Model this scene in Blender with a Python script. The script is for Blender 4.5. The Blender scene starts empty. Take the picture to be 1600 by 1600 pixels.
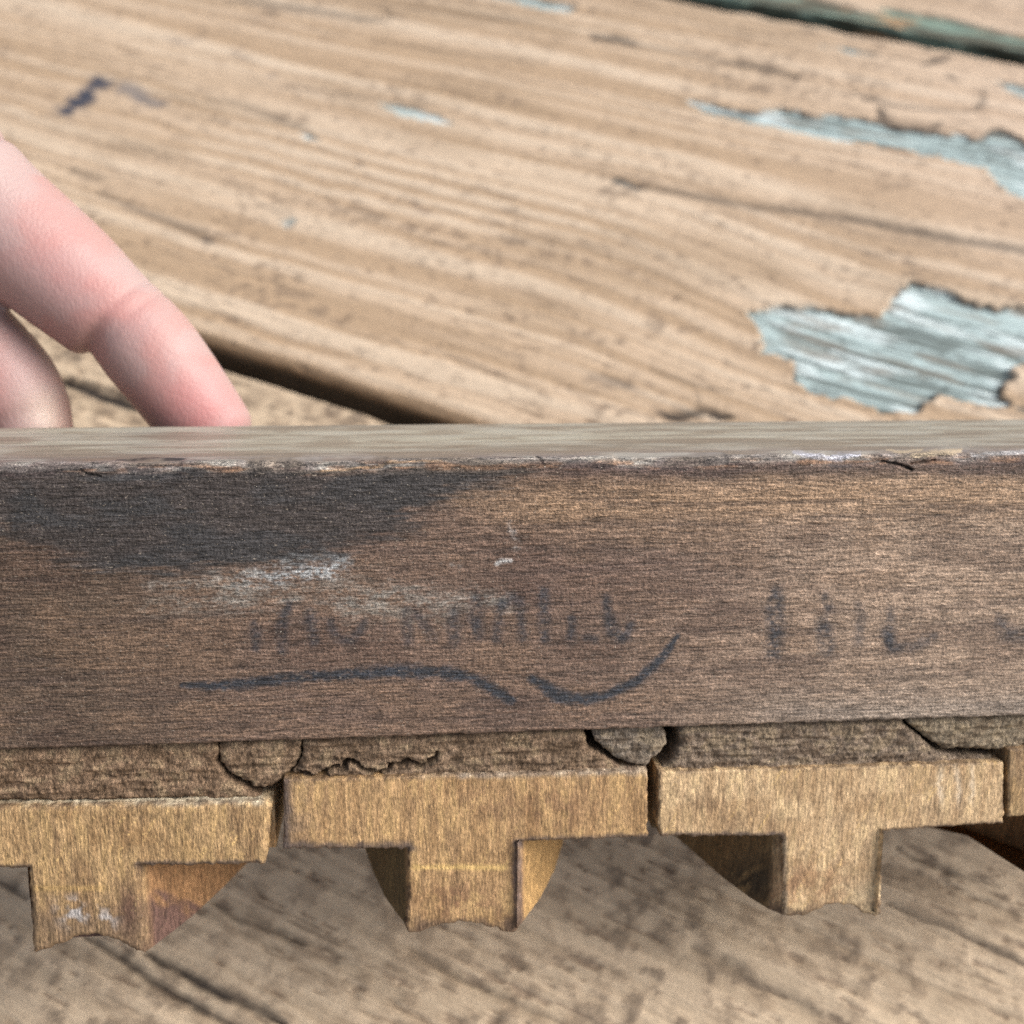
import bpy, math, random
import numpy as np
from mathutils import Matrix, Vector
from mathutils.geometry import delaunay_2d_cdt

# ------------------------------------------------------------------ camera, sky, sun, exposure
SC = bpy.context.scene
H = 165.0                      # camera height above the table top, mm
FPX = 1716.0                   # focal length in photograph pixels
PITCH = math.radians(47)
cam_d = bpy.data.cameras.new('camera'); cam = bpy.data.objects.new('camera', cam_d)
SC.collection.objects.link(cam); SC.camera = cam
cam.location = (0, 0, H / 1000)
cam.rotation_euler = (math.pi / 2 - PITCH, 0, 0)
cam_d.sensor_width = 36; cam_d.lens = 36 * FPX / 1600
cam_d.clip_start = 0.005; cam_d.clip_end = 200
cam_d.dof.use_dof = True; cam_d.dof.focus_distance = 0.1275
cam_d.dof.aperture_fstop = 36 * FPX / 1600 / 1.75

SUN_EL, SUN_AZ = math.radians(40), math.radians(88)     # azimuth clockwise from +Y
world = bpy.data.worlds.new('World'); SC.world = world; world.use_nodes = True
wn = world.node_tree; bg = wn.nodes['Background']
sky = wn.nodes.new('ShaderNodeTexSky'); sky.sky_type = 'NISHITA'; sky.sun_disc = False
sky.sun_elevation = SUN_EL; sky.sun_rotation = SUN_AZ
sky.air_density = 1.0; sky.dust_density = 5.0; sky.ozone_density = 1.0
hs = wn.nodes.new('ShaderNodeHueSaturation'); hs.inputs['Saturation'].default_value = .55   # thin cloud: a paler sky
wn.links.new(sky.outputs[0], hs.inputs['Color']); wn.links.new(hs.outputs[0], bg.inputs['Color']); bg.inputs['Strength'].default_value = 0.15
sun_d = bpy.data.lights.new('sun', 'SUN'); sun = bpy.data.objects.new('sun', sun_d)
SC.collection.objects.link(sun)
sun_d.energy = 2.1; sun_d.angle = math.radians(45); sun_d.color = (1, .965, .925)
sdir = Vector((math.sin(SUN_AZ) * math.cos(SUN_EL), math.cos(SUN_AZ) * math.cos(SUN_EL), math.sin(SUN_EL)))
sun.rotation_euler = sdir.to_track_quat('Z', 'Y').to_euler()
SC.view_settings.view_transform = 'Standard'; SC.view_settings.look = 'None'
SC.view_settings.gamma = 1; SC.view_settings.use_curve_mapping = False
SC.view_settings.exposure = 0.40
SC.cycles.use_denoising = False

# ------------------------------------------------------------------ frames
CF = np.array([0, math.cos(PITCH), -math.sin(PITCH)]); CR = np.array([1., 0, 0])
CU = np.array([0, math.sin(PITCH), math.cos(PITCH)]); CP = np.array([0, 0, H])
def cam2world(q):                       # q = right, up, forward in mm
    q = np.asarray(q, float)
    return q[..., 0:1] * CR + q[..., 1:2] * CU + q[..., 2:3] * CF + CP
def world2px(P):
    d = P - CP
    z = np.maximum(d @ CF, 1e-3)
    return 800 + FPX * (d @ CR) / z, 800 - FPX * (d @ CU) / z
# table frame: s along the grain, t across it
TA = math.radians(-25.13)
TE = np.array([math.cos(TA), math.sin(TA), 0]); TN = np.array([-math.sin(TA), math.cos(TA), 0])
TO = np.array([-0.43889818, 1.27727, 0]) * H
def table_st(u, v):
    d = CF * FPX + CR * (u - 800) - CU * (v - 800)
    P = CP + d * (-H / d[2]); r = P - TO
    return float(r @ TE), float(r @ TN)
# stamp frame: x along, y away from the viewer, z up the face
yaw, tilt, roll = [math.radians(a) for a in (-5.23356, 12.73509, 0.9031)]
ZT, HT = 6.44, 34.5
_cy, _sy, _ct, _st, _cr, _sr = math.cos(yaw), math.sin(yaw), math.cos(tilt), math.sin(tilt), math.cos(roll), math.sin(roll)
_R = (np.array([[_cr, -_sr, 0], [_sr, _cr, 0], [0, 0, 1]]) @ np.array([[_cy, 0, _sy], [0, 1, 0], [-_sy, 0, _cy]])
      @ np.array([[1, 0, 0], [0, _ct, _st], [0, -_st, _ct]]))
_R = _R @ np.array([[1, 0, 0], [0, 0, 1], [0, 1, 0]])           # columns: block x, y, z in camera frame
BQ = np.array([0, 0, 130.])
def block2cam(P): return P @ _R.T + BQ
def block_px(P):
    q = block2cam(np.asarray(P, float)); return 800 + FPX * q[..., 0] / q[..., 2], 800 - FPX * q[..., 1] / q[..., 2]
def px2block(u, v, axis, val):          # ray through a pixel meets the block plane axis = val
    d = _R.T @ np.array([(u - 800) / FPX, (800 - v) / FPX, 1.0]); o = _R.T @ (-BQ)
    k = (val - o[axis]) / d[axis]; return o + d * k
def xz(u, v, y=0.0):
    p = px2block(u, v, 1, y); return (p[0], p[2])

# ------------------------------------------------------------------ numeric helpers
_T = {}
def vnoise(x, y, seed=0):
    if seed not in _T: _T[seed] = np.random.RandomState(seed + 7).rand(256, 256)
    T = _T[seed]
    ix = np.floor(x).astype(int); iy = np.floor(y).astype(int); fx = x - ix; fy = y - iy
    fx = fx * fx * (3 - 2 * fx); fy = fy * fy * (3 - 2 * fy)
    a = T[ix & 255, iy & 255]; b = T[(ix + 1) & 255, iy & 255]; c = T[ix & 255, (iy + 1) & 255]; d = T[(ix + 1) & 255, (iy + 1) & 255]
    return (a * (1 - fx) + b * fx) * (1 - fy) + (c * (1 - fx) + d * fx) * fy
def fbm(x, y, seed=0, octv=4, gain=.5):
    s = 0; a = 1; n = 0
    for i in range(octv):
        s = s + a * vnoise(x * 2 ** i + 17.3 * i, y * 2 ** i + 5.1 * i, seed + i); n += a; a *= gain
    return s / n                        # 0..1, mean .5
def sst(e0, e1, x):
    t = np.clip((x - e0) / (e1 - e0), 0, 1); return t * t * (3 - 2 * t)
def seg_dist(X, Y, pts, w=None):
    """distance to a polyline; with w (a width per point) distance divided by the local width"""
    best = np.full(X.shape, 1e9)
    for i in range(len(pts) - 1):
        ax, ay = pts[i]; bx, by = pts[i + 1]; dx, dy = bx - ax, by - ay
        k = np.clip(((X - ax) * dx + (Y - ay) * dy) / (dx * dx + dy * dy + 1e-12), 0, 1)
        d = np.hypot(X - ax - k * dx, Y - ay - k * dy)
        if w is not None: d = d / (w[i] * (1 - k) + w[i + 1] * k)
        best = np.minimum(best, d)
    return best
def poly_sd(X, Y, poly):
    """signed distance, negative inside"""
    ins = np.zeros(X.shape, bool); n = len(poly)
    for i in range(n):
        ax, ay = poly[i]; bx, by = poly[(i + 1) % n]
        c = ((ay > Y) != (by > Y)) & (X < (bx - ax) * (Y - ay) / (by - ay + 1e-12) + ax)
        ins ^= c
    d = seg_dist(X, Y, list(poly) + [poly[0]])
    return np.where(ins, -d, d)
def lin(c):
    c = np.asarray(c, float) / 255.0
    return np.where(c <= .04045, c / 12.92, ((c + .055) / 1.055) ** 2.4)
def mixc(col, c, m):
    m = m[..., None]; return col * (1 - m) + lin(c) * m * GAIN
GAIN = .80                              # photograph value -> base colour

def mesh_obj(name, V, F, mat, parent=None, col=None, smooth=True, local=None):
    """V in mm (n,3); F = int array of quads or tris, or list of arrays"""
    me = bpy.data.meshes.new(name)
    V = np.asarray(V, float) / 1000
    Fs = F if isinstance(F, list) else [F]
    Fs = [np.asarray(f, int) for f in Fs if len(f)]
    me.vertices.add(len(V)); me.vertices.foreach_set('co', V.ravel())
    loops = np.concatenate([f.ravel() for f in Fs]); tot = np.concatenate([np.full(len(f), f.shape[1]) for f in Fs])
    me.loops.add(len(loops)); me.loops.foreach_set('vertex_index', loops.astype(np.int32))
    me.polygons.add(len(tot)); st = np.concatenate([[0], np.cumsum(tot)[:-1]])
    me.polygons.foreach_set('loop_start', st.astype(np.int32))
    me.update(calc_edges=True); me.validate()
    me.polygons.foreach_set('use_smooth', np.full(len(me.polygons), smooth))
    if col is not None:
        a = me.attributes.new('col', 'FLOAT_COLOR', 'POINT')
        a.data.foreach_set('color', np.concatenate([np.clip(col, 0, 1), np.ones((len(col), 1))], 1).astype(np.float32).ravel())
    o = bpy.data.objects.new(name, me); SC.collection.objects.link(o)
    if mat: me.materials.append(mat)
    if parent: o.parent = parent
    return o
def empty(name, mtx, label, cat):
    o = bpy.data.objects.new(name, None); SC.collection.objects.link(o); o.matrix_world = mtx
    o.empty_display_size = .02; o['label'] = label; o['category'] = cat; return o
def grid_faces(nu, nv, closed=False):
    i = np.arange(nu - 1)[:, None]; j = np.arange(nv if closed else nv - 1)[None]
    a = i * nv + j; b = i * nv + (j + 1) % nv
    return np.stack([a, a + nv, b + nv, b], -1).reshape(-1, 4)

# ------------------------------------------------------------------ materials
def new_mat(name):
    m = bpy.data.materials.new(name); m.use_nodes = True
    return m, m.node_tree, m.node_tree.nodes['Principled BSDF']
def wood_mat(name, streaks, specks=None, bump=.1, bdist=.0002, rough=.8, spec=.3, tint=None):
    """streaks: list of (scale xyz per mm, detail, low, high multiplier, bump weight); specks: (scale, threshold, colour, amount)"""
    m, nt, P = new_mat(name); L = nt.links.new
    at = nt.nodes.new('ShaderNodeAttribute'); at.attribute_name = 'col'
    tc = nt.nodes.new('ShaderNodeTexCoord'); cur = at.outputs['Color']; h = None
    def noise(sc, det, rgh=.6):
        mp = nt.nodes.new('ShaderNodeMapping'); mp.inputs['Scale'].default_value = [s * 1000 for s in sc]
        L(tc.outputs['Object'], mp.inputs['Vector'])
        n = nt.nodes.new('ShaderNodeTexNoise'); n.inputs['Scale'].default_value = 1; n.inputs['Detail'].default_value = det
        n.inputs['Roughness'].default_value = rgh; L(mp.outputs[0], n.inputs['Vector']); return n.outputs['Fac']
    for sc, det, lo, hi, bw in streaks:
        f = noise(sc, det)
        mr = nt.nodes.new('ShaderNodeMapRange'); mr.inputs['From Min'].default_value = .3; mr.inputs['From Max'].default_value = .7
        mr.inputs['To Min'].default_value = lo; mr.inputs['To Max'].default_value = hi; L(f, mr.inputs['Value'])
        vm = nt.nodes.new('ShaderNodeVectorMath'); vm.operation = 'SCALE'; L(cur, vm.inputs[0]); L(mr.outputs[0], vm.inputs['Scale']); cur = vm.outputs[0]
        ml = nt.nodes.new('ShaderNodeMath'); ml.operation = 'MULTIPLY'; L(f, ml.inputs[0]); ml.inputs[1].default_value = bw
        if h is None: h = ml.outputs[0]
        else:
            ad = nt.nodes.new('ShaderNodeMath'); ad.operation = 'ADD'; L(h, ad.inputs[0]); L(ml.outputs[0], ad.inputs[1]); h = ad.outputs[0]
    for sp in (specks or []):
        sc, thr, c, amt = sp
        f = noise(sc, 2, .5)
        mr = nt.nodes.new('ShaderNodeMapRange'); mr.interpolation_type = 'SMOOTHSTEP'
        mr.inputs['From Min'].default_value = thr; mr.inputs['From Max'].default_value = thr + .08
        mr.inputs['To Min'].default_value = 0; mr.inputs['To Max'].default_value = amt; L(f, mr.inputs['Value'])
        mx = nt.nodes.new('ShaderNodeMix'); mx.data_type = 'RGBA'; L(mr.outputs[0], mx.inputs['Factor'])
        L(cur, mx.inputs['A']); mx.inputs['B'].default_value = (*lin(c) * GAIN, 1); cur = mx.outputs['Result']
        ml = nt.nodes.new('ShaderNodeMath'); ml.operation = 'MULTIPLY_ADD'; L(mr.outputs[0], ml.inputs[0]); ml.inputs[1].default_value = .6; L(h, ml.inputs[2]); h = ml.outputs[0]
    L(cur, P.inputs['Base Color'])
    b = nt.nodes.new('ShaderNodeBump'); b.inputs['Strength'].default_value = bump; b.inputs['Distance'].default_value = bdist
    L(h, b.inputs['Height']); L(b.outputs[0], P.inputs['Normal'])
    P.inputs['Roughness'].default_value = rough; P.inputs['Specular IOR Level'].default_value = spec
    return m

M_TABLE = wood_mat('peeling_painted_wood', [((.05, .9, .9), 5, .86, 1.12, 1.0), ((.5, 1.2, 1.2), 4, .90, 1.08, .8), ((2.2, 4.5, 4), 2, .95, 1.05, .4)],
                   bump=.5, bdist=.0004, rough=.75, spec=.35)
M_BLOCK = wood_mat('dark_aged_hardwood', [((.05, 1.2, 2.2), 5, .62, 1.38, .7), ((.45, 2, 3.0), 6, .28, 1.78, 1.8), ((2.4, 3, .9), 3, .74, 1.26, .6), ((2.6, 4, 4), 3, .50, 1.55, 1.2)],
                   specks=[((2.0, 5, 4.4), .635, (205, 190, 172), .45), ((3, 3, 3), .70, (225, 215, 200), .8)], bump=.9, bdist=.0003, rough=.6, spec=.35)
M_LETTER = wood_mat('honey_wood', [((3.2, 2, .5), 5, .55, 1.45, 1.2), ((5, 5, 1.8), 3, .6, 1.45, 1.0), ((1.2, 1.2, 1.0), 3, .86, 1.14, .3)],
                    specks=[((5.2, 5, 1.8), .66, (225, 195, 140), .5)], bump=.7, bdist=.00022, rough=.7, spec=.3)
M_PAD = wood_mat('crumbling_padding', [((.4, 1, 1.8), 4, .70, 1.3, .5), ((4.5, 2, 1.8), 5, .42, 1.7, 1.0), ((7, 6, 5), 3, .55, 1.55, .8)],
                 specks=[((6, 6, 6), .66, (190, 172, 140), .5)], bump=.8, bdist=.0003, rough=.95, spec=.1)

# ------------------------------------------------------------------ ground under the table
m, nt, P = new_mat('dark_soil')
n = nt.nodes.new('ShaderNodeTexNoise'); n.inputs['Scale'].default_value = 14; n.inputs['Detail'].default_value = 8
cr = nt.nodes.new('ShaderNodeValToRGB'); cr.color_ramp.elements[0].color = (.02, .018, .012, 1); cr.color_ramp.elements[1].color = (.07, .06, .04, 1)
nt.links.new(n.outputs['Fac'], cr.inputs[0]); nt.links.new(cr.outputs[0], P.inputs['Base Color']); P.inputs['Roughness'].default_value = 1
G = 60000.
ground = mesh_obj('ground', [(-G, -G, -760), (G, -G, -760), (G, G, -760), (-G, G, -760)], np.array([[0, 1, 2, 3]]), m)
ground['kind'] = 'structure'

# ------------------------------------------------------------------ the picnic table
RM = Matrix(((TE[0], TN[0], 0, TO[0] / 1000), (TE[1], TN[1], 0, TO[1] / 1000), (0, 0, 1, 0), (0, 0, 0, 1)))
table = empty('picnic_table', RM, 'weathered plank tabletop with tan paint peeling off grey blue wood under the stamp', 'table')
def st(pts): return [table_st(*p) for p in pts]
PATCH = [  # bare wood where the paint has peeled (u, v in the photograph), depth mm, colour strength
    ([(1172, 487), (1190, 486), (1210, 479), (1240, 477), (1262, 480), (1285, 481), (1318, 487), (1352, 490), (1379, 492), (1388, 474), (1397, 459), (1412, 448), (1427, 440), (1455, 446),
      (1484, 457), (1500, 468), (1517, 474), (1555, 483), (1575, 477), (1600, 476), (1650, 470), (1720, 500), (1700, 540), (1640, 560), (1600, 571), (1583, 576), (1581, 590), (1562, 604), (1566, 618), (1585, 633),
      (1600, 640), (1577, 637), (1545, 634), (1525, 631), (1495, 622), (1469, 618), (1444, 631), (1438, 648), (1410, 645), (1375, 642), (1337, 627), (1300, 620), (1262, 612), (1243, 596), (1240, 564), (1215, 557), (1191, 552), (1188, 520)], .9, 1.),
    ([(1070, 155), (1100, 158), (1150, 171), (1180, 177), (1198, 171), (1215, 169), (1250, 172), (1262, 180), (1300, 179), (1335, 182), (1365, 187), (1400, 197), (1465, 205), (1480, 210), (1500, 205), (1520, 215), (1535, 213), (1545, 203), (1560, 201),
      (1580, 208), (1600, 220), (1650, 255), (1660, 330), (1600, 310), (1560, 290), (1540, 262), (1500, 252), (1425, 236), (1350, 222), (1310, 219), (1275, 215), (1225, 201), (1150, 186), (1100, 175)], .8, 1.),
    ([(1285, 72), (1330, 74), (1375, 86), (1340, 86)], .4, .8), ([(592, 162), (640, 166), (700, 186), (712, 196), (660, 188), (620, 178)], .25, .7),
    ([(462, 208), (485, 209), (503, 219), (480, 220)], .25, .6), ([(960, 278), (985, 282), (1012, 296), (985, 294)], .3, .75),
    ([(760, -10), (830, -4), (905, 10), (890, 20), (830, 12)], .5, .9), ([(1555, 128), (1580, 131), (1640, 145), (1640, 170), (1590, 150)], .5, .9),
    ([(432, 342), (455, 338), (470, 348), (450, 356)], .2, .5),
]
PATCH = [(st(p), d, c) for p, d, c in PATCH]
CRACKS = [  # polyline, half width mm, depth mm, darkness
    ([(350, -2), (400, 3), (450, 10), (520, 22), (570, 31), (598, 32)], .8, .5, .55), ([(598, 32), (612, 26), (600, 14), (585, 12)], .5, .3, .4),
    ([(520, -6), (640, 10), (760, 26), (830, 34)], .7, .4, .3), ([(575, 60), (700, 80), (850, 96)], .7, .4, .3),
    ([(925, 58), (960, 60), (988, 68)], 1.2, .6, .75), ([(990, 70), (1060, 80), (1130, 95), (1200, 108), (1245, 120)], .7, .4, .4), ([(1130, 95), (1180, 102), (1245, 120)], .9, .5, .6),
    ([(1330, 140), (1350, 152), (1390, 164), (1440, 170), (1500, 173), (1524, 170), (1535, 155), (1534, 138)], .5, .5, .5), ([(1372, 168), (1378, 184), (1400, 196), (1450, 200), (1465, 192)], .8, .8, .75),
    ([(1440, 100), (1465, 92), (1480, 88)], .9, .6, .7), ([(1480, 118), (1490, 124)], 1., .5, .7),
    ([(960, 284), (1060, 300), (1180, 322), (1240, 328), (1350, 345), (1450, 366), (1600, 392), (1700, 412)], .8, .6, .55),
    ([(1030, 644), (1050, 649), (1080, 646), (1100, 640), (1125, 649), (1140, 650)], 1.0, .8, .95), ([(1090, 640), (1088, 615)], .5, .4, .4),
    ([(320, 152), (380, 165), (440, 190), (480, 205)], .7, .4, .35), ([(170, 215), (260, 245)], .6, .3, .3), ([(390, 128), (560, 150), (660, 165)], .6, .3, .25),
    ([(110, 265), (155, 280)], 1.1, .3, .5), ([(150, 300), (300, 360), (325, 378)], .9, .4, .4), ([(200, 270), (250, 288)], .5, .3, .3),
    ([(90, 592), (120, 600), (150, 613), (190, 626), (230, 640)], 1.3, 1.6, 1.), ([(60, 590), (140, 600), (200, 618)], .6, .4, .3),
    ([(130, 1465), (150, 1470), (190, 1500), (250, 1540), (330, 1585), (370, 1605)], .55, .7, .75), ([(-10, 1375), (20, 1388), (42, 1402)], .7, .6, .7),
    ([(225, 1490), (270, 1510), (330, 1545), (400, 1575), (440, 1600)], .75, .9, .85), ([(330, 1410), (370, 1435), (440, 1460), (475, 1475)], .5, .5, .5),
    ([(1385, 1410), (1440, 1435), (1500, 1458), (1560, 1485), (1650, 1530)], .55, .5, .6), ([(1400, 1325), (1440, 1345), (1500, 1368), (1560, 1385)], .45, .4, .4),
    ([(1080, 1480), (1130, 1500), (1180, 1535), (1230, 1555), (1290, 1590), (1340, 1615)], .9, .5, .4), ([(640, 1480), (700, 1520), (760, 1545), (880, 1600)], .6, .4, .35),
    ([(1450, 1370), (1620, 1440)], .4, .3, .3), ([(1500, 1290), (1640, 1345)], .4, .3, .3), ([(1010, 575), (1080, 600), (1140, 612)], .6, .3, .3), ([(940, 585), (980, 602)], 1.2, .3, .45),
    ([(720, 560), (830, 610), (860, 625)], .5, .3, .3), ([(1170, 420), (1330, 440), (1400, 455)], .5, .3, .3),
]
CRACKS = [(st(p), w * (1.8 if p[0][1] < 400 else 1.15), d, k) for p, w, d, k in CRACKS]
STAINS = [([(158, 128), (140, 140), (118, 165), (103, 176)], 5.0, (60, 64, 78), 1.), ([(190, 135), (215, 150), (240, 162)], 4.0, (110, 114, 122), .6),
          ([(260, 62), (295, 68)], 1.6, (130, 115, 105), .5), ([(365, 82), (385, 92)], 1.6, (130, 115, 105), .4), ([(420, 118), (430, 119)], 1.5, (120, 118, 120), .45),
          ([(650, 322), (665, 332)], 1.5, (120, 100, 90), .5), ([(925, 590), (975, 603)], 2.2, (110, 98, 88), .45), ([(318, 372), (326, 378)], 1.5, (95, 88, 84), .6)]
STAINS = [(st(p), w, c, k) for p, w, c, k in STAINS]

def board_height(s, t, t0, t1, seed, lower):
    """height of the top face and its colour, at board coordinates in mm"""
    warp = 15 * sst(60, 150, s) * np.exp(-((t - 70) / 45) ** 2) + 3 * (fbm(s / 90, t / 60, 40 + seed, 2) - .5) * 2 + 1.2 * (fbm(s / 14, t / 9, 44 + seed, 3) - .5) * 2
    psi = t + warp
    ring = fbm(s / 160, psi / 3.4, 1 + seed, 3, .55); ring2 = fbm(s / 60, psi / 1.1, 5 + seed, 3)
    fine = fbm(s / 4, t / 1.2, 9 + seed, 3); big = fbm(s / 70, t / 28, 12 + seed, 3)
    blot = fbm(s / 2.3, t / 2.4, 22 + seed, 4); blot2 = fbm(s / 22, t / 10, 27 + seed, 3)
    if lower:
        z = .6 * (ring - .5) + .3 * (ring2 - .5) + .35 * (blot - .5)
        col = np.zeros(s.shape + (3,)) + lin((208, 186, 158)) * GAIN
        col = mixc(col, (160, 138, 112), sst(.5, .36, ring) * .5); col = mixc(col, (150, 130, 106), sst(.52, .38, ring2) * .3)
        col = mixc(col, (132, 114, 95), sst(.52, .64, blot) * .35)
        col = mixc(col, (112, 98, 84), sst(.56, .72, blot) * sst(.42, .62, blot2) * .6)
        col = mixc(col, (210, 190, 162), sst(.55, .38, blot) * .35)
    else:
        z = 1.0 * (ring - .5) + .38 * (ring2 - .5) + .18 * (fine - .5)
        col = np.zeros(s.shape + (3,)) + lin((204, 180, 153)) * GAIN
        col = mixc(col, (166, 138, 106), sst(.52, .36, ring) * .60)
        col = mixc(col, (222, 205, 182), sst(.52, .68, ring) * .45)
        col = mixc(col, (160, 136, 108), sst(.55, .75, big) * .40)
        col = mixc(col, (215, 190, 168), sst(60, 230, s) * sst(60, 200, t) * .65)
        col = mixc(col, (150, 130, 110), sst(.60, .75, blot) * .25)
        col = mixc(col, (118, 100, 84), sst(.60, .72, blot2) * sst(.5, .62, blot) * .5)
    ln = np.exp(-((ring - .46) / .010) ** 2) * sst(.48, .62, fbm(s / 45, t / 9, 150 + seed, 3)) + .7 * np.exp(-((ring2 - .40) / .014) ** 2) * sst(.5, .64, fbm(s / 30, t / 7, 155 + seed, 3))
    z = z - .35 * ln; col = mixc(col, (104, 84, 66), np.clip(ln, 0, 1) * .55)
    nick = sst(.70, .78, fbm(s / 5, t / 1.3, 160 + seed, 3)); z = z - .3 * nick; col = mixc(col, (120, 100, 84), nick * .5)
    wob = (fbm(s / 2.2, t / 1.6, 60 + seed, 3) - .5)
    bare_g = fbm(s / 26, psi / .9, 70 + seed, 3); bare_b = fbm(s / 18, t / 5, 75 + seed, 3)
    bare = np.zeros(s.shape + (3,)) + lin((180, 199, 198)) * GAIN
    bare = mixc(bare, (226, 240, 240), sst(.46, .62, bare_b) * .85); bare = mixc(bare, (98, 108, 104), sst(.52, .38, bare_g) * .9); bare = mixc(bare, (60, 62, 58), np.exp(-((fbm(s / 40, psi / 1.6, 170, 3) - .47) / .016) ** 2) * .8)
    bare = mixc(bare, (126, 112, 96), sst(.60, .72, fbm(s / 16, t / 2.6, 79 + seed, 3)) * .6)
    bz = -.15 + .7 * (bare_g - .5)
    for poly, dep, amt in PATCH:
        px, py = zip(*poly); sel = (s > min(px) - 8) & (s < max(px) + 8) & (t > min(py) - 8) & (t < max(py) + 8)
        if not sel.any(): continue
        d = poly_sd(s[sel], t[sel], poly) + wob[sel] * 3.2
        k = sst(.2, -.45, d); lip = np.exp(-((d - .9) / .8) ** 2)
        zz = z[sel] + lip * .35 * dep; z[sel] = zz * (1 - k) + (bz[sel] - dep) * k
        c = col[sel]; kk = (k * (.45 + .55 * amt))[..., None]; c = c * (1 - kk) + bare[sel] * kk
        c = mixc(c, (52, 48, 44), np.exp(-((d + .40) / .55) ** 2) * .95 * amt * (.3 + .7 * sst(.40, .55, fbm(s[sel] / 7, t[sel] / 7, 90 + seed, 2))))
        col[sel] = c
    for pts, w, dep, dark in CRACKS:
        px, py = zip(*pts); sel = (s > min(px) - 5) & (s < max(px) + 5) & (t > min(py) - 5) & (t < max(py) + 5)
        if not sel.any(): continue
        w = w * (.95 if lower else 1.35); d = seg_dist(s[sel] + wob[sel] * .6, t[sel] + wob[sel] * .7, pts, [w * .5] + [w] * (len(pts) - 2) + [w * .5])
        br = .8 + .2 * sst(.3, .5, fbm(s[sel] / 6, t[sel] / 6, 93, 2))
        k = np.exp(-d ** 2) * br; z[sel] -= dep * k; col[sel] = mixc(col[sel], (48, 42, 38), np.clip(k * dark * 1.15, 0, 1))
    for pts, w, c, amt in STAINS:
        px, py = zip(*pts); sel = (s > min(px) - 9) & (s < max(px) + 9) & (t > min(py) - 9) & (t < max(py) + 9)
        if not sel.any(): continue
        d = seg_dist(s[sel], t[sel], pts) / w + (fbm(s[sel] / 3, t[sel] / 2, 96, 3) - .5) * 1.6
        col[sel] = mixc(col[sel], c, sst(1.3, .1, d) * amt)
    return z, col

def steps(lo, hi, d0, d1, fine, coarse):
    a = np.arange(d0, d1, fine); L_ = np.arange(lo, d0, coarse); R_ = np.arange(d1, hi, coarse)
    return np.concatenate([L_, a, R_, [hi]])
def make_board(t0, t1, s0, s1, fs, ft, seed, lower=False, ragged=(0, 0), moss=False, label=None):
    S = steps(-720, 1050, s0, s1, fs, 12.)
    prof = [(t0, -38., 0)] + [(t0, z, 0) for z in (-30, -22, -16, -12, -9, -7, -5.5, -4.5, -3.6)]
    R_ = 2.6
    prof += [(t0 + R_ * (1 - math.cos(a)), -R_ + R_ * math.sin(a) , 0) for a in np.linspace(0, math.pi / 2, 8)[:-1]]
    prof += [(x, 0., 1) for x in np.arange(t0 + R_, t1 - R_, ft)]
    prof += [(t1 - R_ * (1 - math.cos(a)), -R_ + R_ * math.sin(a), 0) for a in np.linspace(math.pi / 2, 0, 8)]
    prof += [(t1, z, 0) for z in (-3.6, -4.5, -5.5, -7, -9, -12, -16, -22, -30, -38)]
    pt = np.array([p[0] for p in prof]); pz = np.array([p[1] for p in prof])
    s, t = np.meshgrid(S, pt, indexing='ij'); z0 = np.broadcast_to(pz, s.shape)
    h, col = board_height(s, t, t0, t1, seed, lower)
    e0 = t - t0; e1 = t1 - t
    top = sst(-6, -1, z0)
    z = z0 + h * top
    rag0 = (fbm(s / 9, z0 / 4, 101 + seed, 4) - .5) * ragged[0]; rag1 = (fbm(s / 9, z0 / 4, 111 + seed, 4) - .5) * ragged[1]
    tt = t + rag0 * sst(8, 0, e0) - rag1 * sst(8, 0, e1)
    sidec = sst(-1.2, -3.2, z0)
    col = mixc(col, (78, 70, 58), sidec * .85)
    col = mixc(col, (150, 118, 84), np.exp(-((z0 + 1.5) / 1.2) ** 2) * (e0 < 6) * .6 * (0 if moss else 1))
    if moss:
        mk = sst(15, 11, e0 + (fbm(s / 16, t / 8, 130, 3) - .5) * 22) ; col = mixc(col, (66, 76, 64), mk * .9)
        z = z - mk * 1.6 * sst(0, 3, e0); col = mixc(col, (128, 152, 138), mk * sst(.52, .62, fbm(s / 22, t / 2.5 + z0 / 2, 134, 3)) * .9)
        col = mixc(col, (176, 140, 102), mk * sst(.56, .66, fbm(s / 26, z0 / 3 + t / 4, 138, 2)) * .9)
    V = np.stack([s, tt, z], -1).reshape(-1, 3)
    n = len(pt); F = grid_faces(len(S), n)
    caps = [(j, j + 1, 2 * n - 1 - j - 1, 2 * n - 1 - j) for j in range(0)]
    V = np.concatenate([V]); bot = np.stack([(np.arange(len(S) - 1) + 1) * n, np.arange(len(S) - 1) * n, np.arange(len(S) - 1) * n + n - 1, (np.arange(len(S) - 1) + 1) * n + n - 1], 1)
    o = mesh_obj('board', V, [F, bot], M_TABLE, table, col.reshape(-1, 3))
    bpy_caps = [list(range(n)), [(len(S) - 1) * n + k for k in range(n)][::-1]]
    if label: o['label'] = label
    return o
W = 235.
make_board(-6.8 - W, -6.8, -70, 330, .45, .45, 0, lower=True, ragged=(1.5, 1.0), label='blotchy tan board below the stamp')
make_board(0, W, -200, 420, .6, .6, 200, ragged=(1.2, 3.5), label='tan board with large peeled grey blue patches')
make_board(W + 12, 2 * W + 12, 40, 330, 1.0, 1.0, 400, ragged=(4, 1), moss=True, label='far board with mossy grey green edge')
make_board(-13.6 - 2 * W, -13.6 - W, -70, -60, 6, 4, 600, lower=True)
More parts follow.
